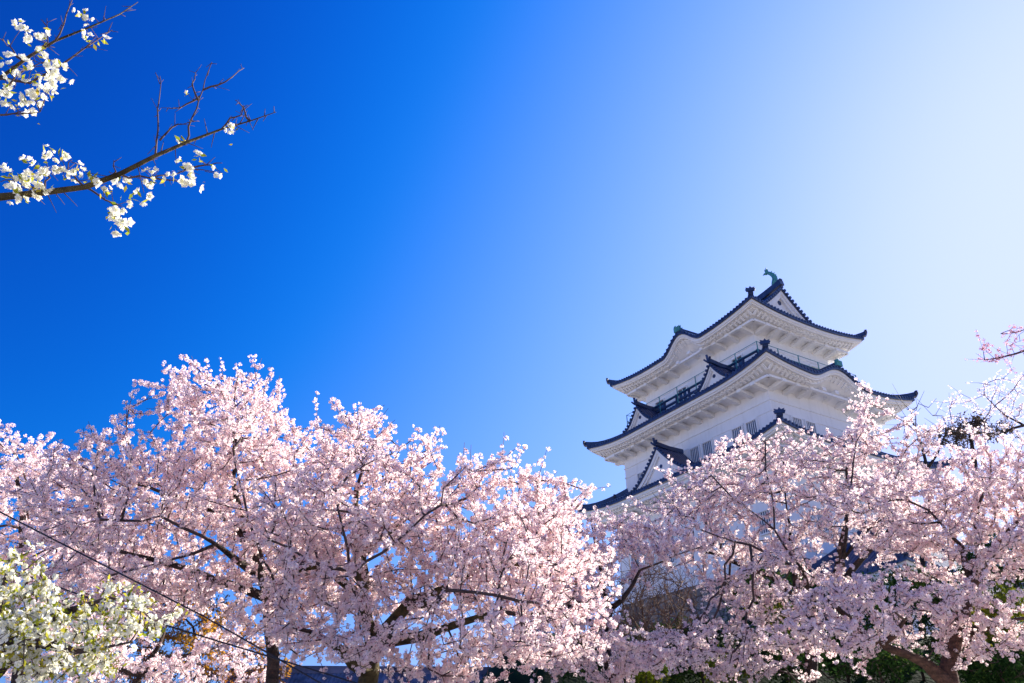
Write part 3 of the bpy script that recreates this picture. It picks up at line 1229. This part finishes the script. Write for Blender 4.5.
CH = 'pink cherry trees in full bloom'
make_tree('cherry_tree', 'pink cherry tree with the tallest crown left of centre behind the cable', 'tree', CH,
          foot(274, 13.0), [LM((273, 660, 13, .105), (269, 600, 12.9, .09), (250, 545, 12.8, .08), (232, 480, 12.7, .045), (238, 420, 12.6, .02)),
                            LM((269, 600, 12.9, .1), (215, 580, 12.3, .07), (150, 560, 12, .045), (90, 545, 11.8, .02)),
                            LM((262, 570, 12.8, .1), (310, 530, 12.6, .06), (325, 470, 12.6, .03)),
                            LM((250, 545, 12.8, .08), (190, 500, 12.8, .05), (130, 480, 12.8, .02)),
                            LM((269, 600, 12.9, .07), (262, 560, 11.4, .04), (245, 510, 10.9, .026), (232, 450, 11.0, .012)),
                            LM((262, 570, 12.8, .06), (215, 545, 11.2, .035), (160, 515, 10.9, .024), (100, 520, 10.9, .012)),
                            LM((215, 545, 11.2, .03), (170, 560, 10.8, .02), (110, 575, 10.7, .010))],
          [PL(230, 436, 12.7, 62, 52, 1.8), PL(175, 476, 12.7, 70, 52, 1.9), PL(283, 478, 12.7, 64, 50, 1.9), PL(115, 520, 12.5, 72, 50, 1.7),
           PL(205, 545, 12.2, 110, 45, 1.7), PL(285, 635, 11.6, 46, 20, .8), PL(300, 600, 11.6, 40, 24, .9), PL(90, 570, 12, 80, 45, 1.4), PL(290, 560, 12.6, 70, 55, 1.4), PL(184, 398, 12.7, 22, 28, .8), PL(170, 600, 12, 60, 30, 1.0)],
          5200, 11, pads=(30, .44, .14), spray=(0.5, .3, .65))
make_tree('cherry_tree', 'broad pink cherry tree with thick forked mossy trunk left of the middle', 'tree', CH,
          foot(366, 11.0), [LM((368, 670, 11, .14), (372, 640, 11, .115), (362, 600, 10.9, .075), (358, 540, 11, .06), (362, 470, 11, .03)),
                            LM((372, 640, 11, .13), (410, 600, 10.8, .09), (470, 575, 10.8, .06), (540, 560, 10.9, .03)),
                            LM((372, 640, 11, .12), (430, 635, 10.4, .07), (500, 612, 10.1, .04), (560, 610, 10, .02)),
                            LM((362, 600, 10.9, .09), (320, 565, 10.6, .06), (290, 580, 10.3, .03)),
                            LM((358, 560, 11, .07), (420, 510, 11.2, .045), (490, 488, 11.3, .022), (548, 482, 11.3, .012), (585, 488, 11.3, .007)),
                            LM((368, 665, 11, .1), (330, 640, 10.4, .05), (290, 625, 10, .02)),
                            LM((362, 600, 10.9, .06), (350, 570, 9.8, .036), (343, 530, 9.5, .025), (335, 490, 9.5, .012)),
                            LM((350, 570, 9.8, .03), (395, 545, 9.4, .022), (440, 505, 9.4, .010)),
                            LM((350, 570, 9.8, .03), (305, 560, 9.6, .02), (270, 540, 9.6, .010)),
                            LM((410, 600, 10.8, .06), (450, 590, 9.4, .03), (520, 600, 9.2, .014))],
          [PL(360, 460, 11, 36, 52, 1.4), PL(420, 502, 11, 62, 46, 1.6), PL(488, 515, 11.1, 55, 42, 1.6), PL(540, 545, 11.1, 38, 34, 1.3), PL(572, 500, 11.3, 28, 14, .6),
           PL(400, 560, 10.7, 110, 45, 1.7), PL(520, 575, 10.6, 80, 45, 1.5), PL(330, 530, 10.7, 70, 45, 1.4), PL(470, 648, 10.1, 110, 30, 1.2), PL(340, 650, 10.0, 46, 18, .8), PL(390, 655, 9.8, 50, 16, .7),
           PL(320, 600, 10.2, 60, 45, 1.1), PL(560, 620, 10.2, 40, 40, 1.0)],
          5800, 12, pads=(30, .44, .14), D=.22, dk=.26, bark='moss', cl_r=.033, spray=(0.5, .25, .5))
make_tree('cherry_tree', 'pale pink cherry tree at the far left edge behind the white blossom', 'tree', CH,
          foot(30, 17.0), [LM((30, 620, 17, .14), (25, 560, 17, .1), (20, 490, 17, .05), (15, 450, 17, .02))],
          [PL(10, 475, 17, 52, 46, 2), PL(55, 510, 17, 60, 45, 2), PL(20, 550, 16.5, 80, 50, 2), PL(-50, 500, 17, 60, 60, 2), PL(110, 590, 16.5, 70, 35, 1.6)],
          3600, 13, pads=(26, .44, .16), D=.3, dk=.36, cl_r=.045, cl_sp=.05, k=17, spray=(0.5, .3, .6))
make_tree('cherry_tree', 'small pink cherry tree with thin curved trunk between the two big groups', 'tree', CH,
          foot(612, 16.0), [LM((606, 655, 16, .09), (610, 610, 16, .07), (600, 560, 16, .05), (590, 520, 16, .02)),
                            LM((610, 610, 16, .06), (640, 570, 15.8, .035), (690, 550, 15.6, .012)),
                            LM((606, 640, 16, .06), (560, 600, 15.6, .04), (530, 560, 15.4, .015))],
          [PL(600, 558, 16, 55, 24, 1.5), PL(620, 660, 15.5, 50, 20, 1.2), PL(560, 580, 15.7, 55, 40, 1.5), PL(645, 540, 15.8, 45, 18, 1.3), PL(575, 640, 15.4, 55, 30, 1.3), PL(655, 540, 15.6, 50, 14, 1.0), PL(545, 522, 16, 36, 22, 1.2)],
          3000, 14, pads=(22, .44, .16), D=.26, dk=.32, cl_r=.042, spray=(0.5, .3, .7))
make_tree('cherry_tree', 'wide pink cherry tree with upright twigs in front of the castle tower', 'tree', CH,
          foot(800, 20.0), [LM((812, 640, 20, .16), (835, 590, 20, .12), (842, 540, 20, .07), (846, 470, 20, .04), (862, 410, 20, .015)),
                            LM((820, 620, 20, .12), (770, 575, 19.8, .08), (720, 555, 19.5, .05), (660, 548, 19.2, .02)),
                            LM((800, 600, 19.9, .09), (790, 540, 19.9, .05), (782, 480, 19.9, .02)),
                            LM((835, 590, 20, .1), (880, 540, 20, .06), (905, 480, 20, .03)),
                            LM((835, 590, 20, .09), (843, 560, 18.7, .055), (846, 510, 18.1, .04), (855, 450, 18.1, .026), (868, 402, 18.6, .012)),
                            LM((820, 620, 20, .08), (802, 570, 18.5, .045), (775, 530, 18.0, .032), (768, 480, 17.9, .022), (765, 440, 18.2, .012)),
                            LM((802, 570, 18.5, .04), (750, 545, 17.8, .026), (700, 530, 17.6, .014)),
                            LM((843, 560, 18.7, .045), (880, 520, 18.1, .028), (900, 470, 18.1, .014)),
                            LM((775, 530, 18.0, .03), (735, 500, 17.7, .018), (712, 475, 17.8, .01))],
          [PL(702, 500, 19.5, 44, 30, 1.9), PL(760, 478, 20, 52, 36, 2), PL(822, 458, 20, 46, 36, 2), PL(888, 466, 20, 38, 34, 1.9), PL(730, 530, 19.4, 95, 36, 2),
           PL(840, 520, 19.6, 90, 40, 2), PL(745, 590, 19, 36, 22, 1.4), PL(655, 530, 19, 40, 16, 1.4), PL(775, 590, 19, 80, 36, 1.8), PL(868, 412, 20, 14, 26, .7), PL(745, 650, 18.6, 90, 25, 1.6), PL(670, 650, 18.4, 50, 20, 1.3)],
          6000, 15, pads=(26, .44, .14), D=.32, dk=.37, tip_r=.011, blossom_rmax=.021, cl_r=.043, cl_sp=.047, k=17, spray=(0.55, .4, .9))
make_tree('cherry_tree', 'pink cherry tree with thick reddish leaning trunks at lower right', 'tree', CH,
          foot(940, 14.5), [LM((948, 670, 14.5, .155), (958, 625, 14.5, .12), (970, 580, 14.5, .085), (978, 540, 14.5, .06), (985, 490, 14.5, .025)),
                            LM((944, 690, 14.5, .14), (908, 655, 14.2, .095), (868, 638, 13.9, .07), (835, 605, 13.8, .045), (815, 590, 13.8, .02)),
                            LM((970, 580, 14.5, .1), (960, 545, 14.7, .05), (930, 510, 14.9, .03), (905, 500, 15, .014)),
                            LM((962, 600, 14.5, .1), (1000, 540, 14.3, .06), (1040, 500, 14, .03)),
                            LM((880, 642, 14, .06), (905, 620, 13.6, .04), (880, 600, 13.3, .02)),
                            LM((955, 640, 14.5, .08), (1010, 620, 14, .04), (1050, 615, 13.8, .02))],
          [PL(960, 498, 15, 60, 36, 1.8), PL(1012, 485, 14.6, 50, 44, 1.7), PL(920, 520, 15, 75, 36, 1.8), PL(1000, 555, 14.3, 60, 34, 1.6), PL(870, 600, 13.7, 75, 28, 1.4),
           PL(950, 612, 13.6, 60, 26, 1.2), PL(830, 640, 13.4, 60, 22, 1.2), PL(1005, 630, 13.4, 50, 34, 1.2), PL(1070, 520, 14.4, 50, 70, 1.6)],
          4000, 16, pads=(24, .42, .14), bark='red_bark', D=.26, dk=.31, cl_r=.037, tip_r=.009, blossom_rmax=.019, spray=(0.5, .3, .6))
make_tree('cherry_tree', 'thin airy cherry tree high at the right edge above the crowns', 'tree', CH,
          foot(1075, 24.0), [LM((1075, 560, 24, .14), (1065, 470, 24, .1), (1040, 425, 24, .06), (1000, 435, 24, .035), (955, 432, 24, .015)),
                             LM((1050, 440, 24, .06), (1005, 415, 24, .03), (985, 395, 24, .012))],
          [PL(985, 408, 24, 45, 24, 1.5), PL(1030, 400, 24, 40, 32, 1.6), PL(1075, 430, 24, 50, 40, 2)],
          1000, 17, D=.4, dk=.46, cl_r=.046, cl_sp=.075, k=7, blossom_rmax=.03, twigs=1, twig_len=(.2, .6))
make_tree('cherry_tree', 'sparse budding cherry branch reaching in from the right edge against pale sky', 'tree', None,
          foot(1190, 10.0), [LM((1190, 520, 10, .12), (1150, 420, 10, .08), (1080, 365, 10, .035), (1024, 352, 10, .02), (985, 362, 10, .01)),
                             LM((1080, 365, 10, .03), (1030, 330, 10, .014), (1000, 332, 10, .008))],
          [PL(1000, 352, 10, 30, 14, .5), PL(1025, 335, 10, 30, 14, .5), PL(1080, 350, 10, 50, 30, .7)],
          150, 18, D=.16, dk=.2, cl_r=.026, cl_sp=.055, k=10, blossom_rmax=.02, twigs=1, twig_len=(.08, .3), tip_r=.0035, petal_mat='bud_petal')
make_tree('cherry_tree', 'low pink cherry tree at bottom left just before the orange tree', 'tree', CH,
          foot(130, 18.0), [LM((130, 690, 18, .11), (150, 660, 18, .08), (165, 630, 18, .03)), LM((140, 680, 18, .09), (90, 660, 18, .05), (50, 640, 18, .02)), LM((150, 660, 18, .06), (210, 650, 18, .03), (240, 635, 17.8, .015))],
          [PL(60, 650, 18, 70, 30, 1.6), PL(150, 676, 18, 60, 14, 1.4), PL(225, 640, 18, 24, 18, 1.0), PL(110, 690, 17.5, 130, 20, 1.6), PL(250, 672, 17.8, 34, 16, 1.2)],
          1700, 24, D=.3, dk=.36, pads=(12, .4, .18), cl_r=.045, cl_sp=.055, k=16)
make_tree('bare_tree', 'leafless brown tree with fanned twigs in the gap between the pink crowns', 'tree', None,
          foot(650, 23.0), [LM((655, 670, 23, .08), (648, 640, 23, .05), (640, 600, 23, .025)), LM((655, 660, 23, .05), (672, 625, 23, .03), (690, 590, 23, .014)),
                            LM((650, 650, 23, .05), (625, 610, 23, .03), (612, 580, 23, .014))],
          [PL(650, 600, 23, 48, 30, 1.4), PL(650, 625, 23, 40, 25, 1.2)],
          1500, 19, D=.26, dk=.28, density=0, twigs=4, twig_len=(.3, 1.0), bark='brown_twig', twig_mat='brown_twig', tip_r=.009, up=1.0)
make_tree('bare_tree', 'leafless grey tree with thin twigs beside the lowest right roof corner', 'tree', None,
          foot(935, 30.0), [LM((930, 520, 30, .12), (925, 460, 30, .07), (912, 420, 30, .03)), LM((925, 470, 30, .06), (945, 435, 30, .03))],
          [PL(915, 420, 30, 24, 24, 1.0), PL(940, 430, 30, 22, 16, 1.0)],
          180, 20, D=.4, dk=.5, density=0, twigs=1, twig_len=(.4, 1.2), tip_r=.014, up=.6)
make_tree('pine_tree', 'dark brownish pine crown showing above the right pink cherry', 'tree', None,
          foot(975, 31.0), [LM((980, 560, 31, .2), (975, 470, 31, .14), (970, 435, 31, .06))],
          [PL(968, 428, 31, 20, 8, 1.2), PL(990, 434, 31, 22, 7, 1.0), PL(952, 437, 31, 18, 6, .9)],
          420, 21, D=.3, dk=.36, cl_sp=.12, cl_r=.1, foliage=('pine', .075, 5), bark='bark')

# white cherry at lower left
WH = 'white cherry trees with young leaves'
make_tree('white_cherry_tree', 'white double-flowered cherry with yellow-green young leaves at lower left', 'tree', WH,
          foot(-60, 7.2), [LM((-30, 690, 7.2, .10), (20, 640, 7, .06), (70, 612, 6.9, .035), (110, 598, 6.9, .015)),
                           LM((-10, 670, 7.1, .06), (0, 600, 7, .03), (10, 560, 7, .012)), LM((20, 640, 7, .05), (80, 650, 6.7, .03), (130, 640, 6.6, .012))],
          [PL(15, 590, 7, 40, 42, .7), PL(75, 625, 6.9, 50, 34, .7), PL(128, 612, 6.9, 40, 30, .5), PL(40, 655, 6.7, 70, 30, .8), PL(-40, 620, 7, 50, 60, .8)],
          900, 22, D=.15, dk=.18, cl_r=.027, cl_sp=.033, k=12, blossom_rmax=.016, twigs=2, twig_len=(.08, .2), petal_mat='white_petal', leafy=(.5, .028), tip_r=.004, density=.8)

# yellow and rust-leaved tree behind
make_tree('maple_tree', 'orange-leaved tree behind the lower left blossom', 'tree', None,
          foot(200, 24.0), [LM((200, 680, 24, .1), (195, 640, 24, .05))],
          [PL(178, 615, 24, 50, 40, 1.6), PL(215, 640, 23, 30, 30, 1.2), PL(235, 668, 24, 60, 26, 1.5), PL(140, 655, 24, 60, 34, 1.5)],
          1300, 23, D=.35, dk=.4, cl_sp=.14, cl_r=.08, foliage=('rust', .055, 8))


# boughs of a white cherry that stands left of the frame
def white_boughs():
    R = np.random.default_rng(31)
    D0 = 5.0
    base = np.array([-7.4, 5.2, -0.05])
    root = empty('white_cherry_tree', tuple(base))
    tag(root, 'white cherry with half-bare boughs reaching in at the top left corner', 'tree', WH)
    T = MB()
    TW = MB()
    BL, LF = [], []

    def poly(pts, rs, mb=TW, n=6):
        mb.sweep([p - base for p in pts], rs, n)

    def wig(p0, p1, n, amp):
        d = p1 - p0
        return [p0 + d * t + R.normal(0, amp, 3) * math.sin(math.pi * t) for t in np.linspace(0, 1, n)]
    T.sweep([np.array([0, 0, 0]), np.array([.1, -.05, 1.5]), np.array([.3, -.1, 3.0]), np.array([.6, -.1, 4.2])], [.2, .17, .15, .11], 10)
    join = base + np.array([.6, -.1, 4.2])
    join2 = base + np.array([.5, -.1, 3.8])
    b1 = [(-60, 205), (0, 197), (40, 193), (85, 187), (120, 174), (155, 156), (190, 141), (222, 129), (250, 121), (276, 112)]
    b2 = [(-60, 118), (0, 78), (30, 56), (55, 41), (90, 27), (120, 14), (138, 2)]
    b3 = [(0, 92), (30, 83), (60, 66), (85, 48), (112, 30)]
    B1_ = [W(a, b, D0 + 0.1 * math.sin(i)) for i, (a, b) in enumerate(b1)]
    B2_ = [W(a, b, D0 + 0.3 + 0.1 * math.cos(i)) for i, (a, b) in enumerate(b2)]
    B3_ = [W(a, b, D0 + 0.2) for a, b in b3]
    r1_ = [.042, .034, .028, .024, .021, .017, .013, .009, .006, .003]
    poly([join2] + B1_, [.09] + r1_, T, 8)
    poly([join] + B2_, [.06, .026, .017, .015, .012, .009, .006, .003], T, 8)
    poly([B2_[1]] + B3_[1:], [.018, .012, .010, .007, .003])
    side = [[(155, 156), (158, 130), (159, 100), (160, 76)], [(186, 143), (192, 118), (203, 90), (212, 62)], [(222, 129), (236, 117), (248, 105)],
            [(203, 90), (225, 82), (244, 68)], [(120, 174), (150, 178), (185, 170), (215, 172)], [(185, 170), (205, 165), (222, 163)], [(160, 140), (178, 124), (190, 122)],
            [(85, 187), (105, 200), (117, 205), (122, 222)], [(155, 178), (180, 182)], [(40, 193), (20, 178), (0, 182)], [(85, 187), (66, 172), (72, 160)], [(40, 193), (50, 178), (46, 160)],
            [(55, 41), (66, 15), (74, -5)], [(30, 56), (48, 43), (47, 18)], [(0, 92), (25, 70), (52, 60)], [(22, 60), (10, 46), (2, 40)], [(0, 115), (18, 114), (40, 112)], [(112, 176), (114, 160)], [(200, 96), (180, 108), (168, 108)], [(198, 100), (192, 84), (196, 72)], [(250, 121), (244, 108), (236, 100)]]
    for s_ in side:
        pts = [W(a, b, D0 + 0.15 + R.normal(0, .03) + (0.12 * i / len(s_)) * R.choice([-1, 1])) for i, (a, b) in enumerate(s_)]
        n_ = len(pts)
        dense = []
        for p0, p1 in zip(pts[:-1], pts[1:]):
            dense += wig(p0, p1, 4, .012)[:-1]
        dense.append(pts[-1])
        poly(dense, list(np.linspace(.010, .003, len(dense))), TW, 5)
        # spur twigs
        for p0, p1 in zip(pts[:-1], pts[1:]):
            for _ in range(3):
                s0 = p0 + (p1 - p0) * R.random()
                e0 = s0 + unit(unit(p1 - p0) * .6 + R.normal(0, .6, 3)) * R.uniform(.04, .14)
                poly([s0, e0], [.004, .002], TW, 4)
    for chain in (B1_[1:], B2_[1:], B3_):
        for p0, p1 in zip(chain[:-1], chain[1:]):
            for _ in range(5):
                s0 = p0 + (p1 - p0) * R.random()
                e0 = s0 + unit(R.normal(0, .6, 3) + np.array([.2, 0, .25])) * R.uniform(.05, .2)
                poly([s0, e0], [.005, .002], TW, 4)
    blooms = [(10, 176, 9), (22, 178, 8), (34, 170, 10), (24, 188, 9), (36, 191, 9), (45, 172, 8), (59, 155, 10), (48, 153, 6), (64, 175, 9), (78, 170, 8), (93, 181, 8), (125, 182, 11), (116, 203, 13), (121, 226, 10),
              (144, 193, 9), (150, 183, 6), (184, 165, 12), (190, 182, 10), (218, 172, 7), (231, 128, 8), (128, 201, 7), (104, 190, 6), (150, 176, 7), (170, 178, 6), (181, 141, 4), (188, 94, 3), (15, 196, 7), (42, 183, 8), (55, 169, 6), (112, 212, 6), (199, 158, 6),
              (28, 34, 13), (37, 40, 9), (22, 28, 7), (83, 16, 6), (88, 37, 6), (101, 43, 5), (14, 70, 13), (26, 76, 10), (45, 60, 9), (36, 72, 11), (54, 82, 10), (10, 98, 13), (4, 90, 10), (30, 92, 9), (36, 100, 10), (60, 68, 8), (32, 113, 10), (46, 88, 8), (8, 66, 9), (52, 74, 8), (18, 103, 9), (-12, 85, 16), (-20, 190, 14), (-30, 110, 16)]
    for (a, b, s_) in blooms:
        s_ = s_ * 1.0
        c = W(a, b, D0 + R.normal(0.05, .07)) - base
        rpx = np.linalg.norm(W(a, b, D0) - np.array([0, 0, CAMZ])) / FPX
        n_ = int(R.integers(3, 7)) if s_ > 5 else 1
        for _ in range(n_):
            cc = c + R.normal(0, s_ * rpx * .42, 3)
            BL.append((cc, min(s_ * rpx * (.48 if n_ > 1 else .75), .044), cc - c + R.normal(0, .02, 3) + np.array([0, -.012, -.008])))
        for _ in range(int(R.integers(2, 7))):
            LF.append(c + R.normal(0, s_ * rpx * .45, 3))
        # stalk tying the cluster to the nearest bough
        allp = [q - base for ch_ in (B1_, B2_, B3_) for p0, p1 in zip(ch_[:-1], ch_[1:]) for q in (p0, (p0 + p1) / 2)]
        allp += [W(x, y, D0 + .15) - base for s2 in side for (x, y) in s2]
        nearp = min(allp, key=lambda q: np.linalg.norm(q - c))
        TW.sweep([nearp, (nearp + c) / 2 + R.normal(0, .01, 3), c], [.004, .003, .002], 4)
    T.build('trunk', M['moss'], root, True)
    TW.build('branches', M['twig'], root, True)
    c = np.array([b[0] for b in BL])
    rr = np.array([b[1] for b in BL])
    q = rosettes(c, rr, np.array([b[2] for b in BL]), R)
    mesh_from_arrays('blossom', q.reshape(-1, 3), 4, M['white_petal'], root, np.clip(R.normal(.7, .25, len(q)), 0, 1))
    q = leaves(np.array(LF), .034, R)
    mesh_from_arrays('leaves', q.reshape(-1, 3), 4, M['young_leaf'], root, R.random(len(LF)))


white_boughs()

# evergreen shrubs and small trees on the mound
EV = 'evergreen shrubs on the castle mound'
shr = [('dark_shrub', 'dark evergreen shrub on the mound under the bare brown tree', 610, 655, 25, 45, 26, 1.6, 'ever'),
       ('dark_shrub', 'broad dark evergreen shrub behind the lower middle blossom', 700, 650, 26, 60, 26, 1.8, 'ever'),
       ('dark_shrub', 'dark evergreen bush left of the red leaning trunk', 840, 640, 25, 60, 34, 1.8, 'ever'),
       ('dark_shrub', 'dark evergreen bush seen in the gaps right of the leaning trunks', 985, 640, 25, 50, 50, 1.8, 'ever'),
       ('dark_shrub', 'dark evergreen tree below the blue turret roof', 905, 600, 27, 50, 26, 1.8, 'ever'),
       ('dark_shrub', 'dark evergreen tree at the right edge half way up', 1005, 560, 27, 40, 28, 1.6, 'ever'),
       ('dark_shrub', 'dark evergreen bush behind the middle of the wide right cherry', 775, 600, 27, 50, 28, 1.8, 'ever'),
       ('lime_shrub', 'yellow-green young-leaved shrub at bottom centre', 645, 672, 21, 22, 12, .8, 'lime'),
       ('lime_shrub', 'yellow-green young-leaved shrub under the wide right cherry', 780, 622, 22, 20, 16, .8, 'lime'),
       ('lime_shrub', 'yellow-green shrub beside the right edge of the picture', 1010, 620, 20, 30, 26, .9, 'lime'),
       ('lime_shrub', 'low yellow-green shrub left of the right cherry bough', 730, 672, 22, 26, 12, .8, 'lime')]
shr += [('dark_shrub', 'dark evergreen shrub under the long left bough of the leaning tree', 878, 664, 20, 34, 16, 1.1, 'ever'),
        ('dark_shrub', 'dark evergreen shrub beside the trunk under the wide right cherry', 790, 660, 21, 34, 18, 1.1, 'ever'),
        ('dark_shrub', 'dark evergreen shrub at the bottom right corner', 1000, 668, 19, 40, 18, 1.1, 'ever')]
for i, (nm, lab, px, py, D_, rx, ry, dep, mt) in enumerate(shr):
    c, r = PL(px, py, D_, rx, ry, dep)
    ft = np.array([c[0], D_, gz((c[0], D_)) - 0.05])
    if c[2] - r[2] * .6 < ft[2]:
        pass
    tp = np.array([c[0], D_, max(c[2] - r[2] * .3, ft[2] + .4)])
    make_tree(nm, lab, 'shrub', EV if mt == 'ever' else 'young-leaved shrubs', ft, [[((ft * .4 + tp * .6), .05), (tp, .03)]], [(c, r)],
              420, 50 + i, D=.3, dk=.36, cl_sp=.09, cl_r=.08, foliage=(mt, .065, 6))

# ------------------------------------------------------------------ low tiled building behind the trunks
bp = W(370, 672, 34)
lb = empty('low_building', (bp[0], 36, -0.45), 0.05)
tag(lb, 'low building with dull blue-grey tiled roof behind the left cherry trunks', 'building')
m = MB()
m.box(-5.5, 5.5, -2.0, 3.0, 0, 4.4)
m.build('wall', M['plaster'], lb)
m = MB()
n_ = 280
for j in range(n_ + 1):
    x = -6.3 + 12.6 * j / n_
    rb = (0, .04, .06, .04)[j % 4]
    for (y, z) in ((-3.2, 4.2), (-1.5, 4.95), (0.5, 6.1), (2.5, 4.95), (4.2, 4.2)):
        m.v.append((x, y, z + rb))
for j in range(n_):
    for q in range(4):
        a = j * 5 + q
        m.f.append((a, a + 5, a + 6, a + 1))
m.bar((-6.3, .5, 6.2), (6.3, .5, 6.2), .35, .3)
m.build('roof', M['old_tile'], lb)

# ------------------------------------------------------------------ overhead cables
for lab, pts in (('upper black overhead cable crossing the left blossom', [(-300, 372, 8.0), (0, 512, 8.4), (205, 617, 8.8), (420, 740, 9.4)]),
                 ('lower black overhead cable sagging past the left trunks', [(-300, 470, 8.4), (0, 566, 8.8), (155, 622, 9.0), (340, 678, 9.4), (520, 735, 9.9)])):
    P = [W(*p) for p in pts]
    dense = []
    for p0, p1 in zip(P[:-1], P[1:]):
        dense += [p0 + (p1 - p0) * t for t in np.linspace(0, 1, 6)[:-1]]
    dense.append(P[-1])
    m = MB()
    m.sweep(dense, [.0085] * len(dense), 6)
    o = m.build('overhead_cable', M['wire'])
    tag(o, lab, 'cable', 'overhead cables')
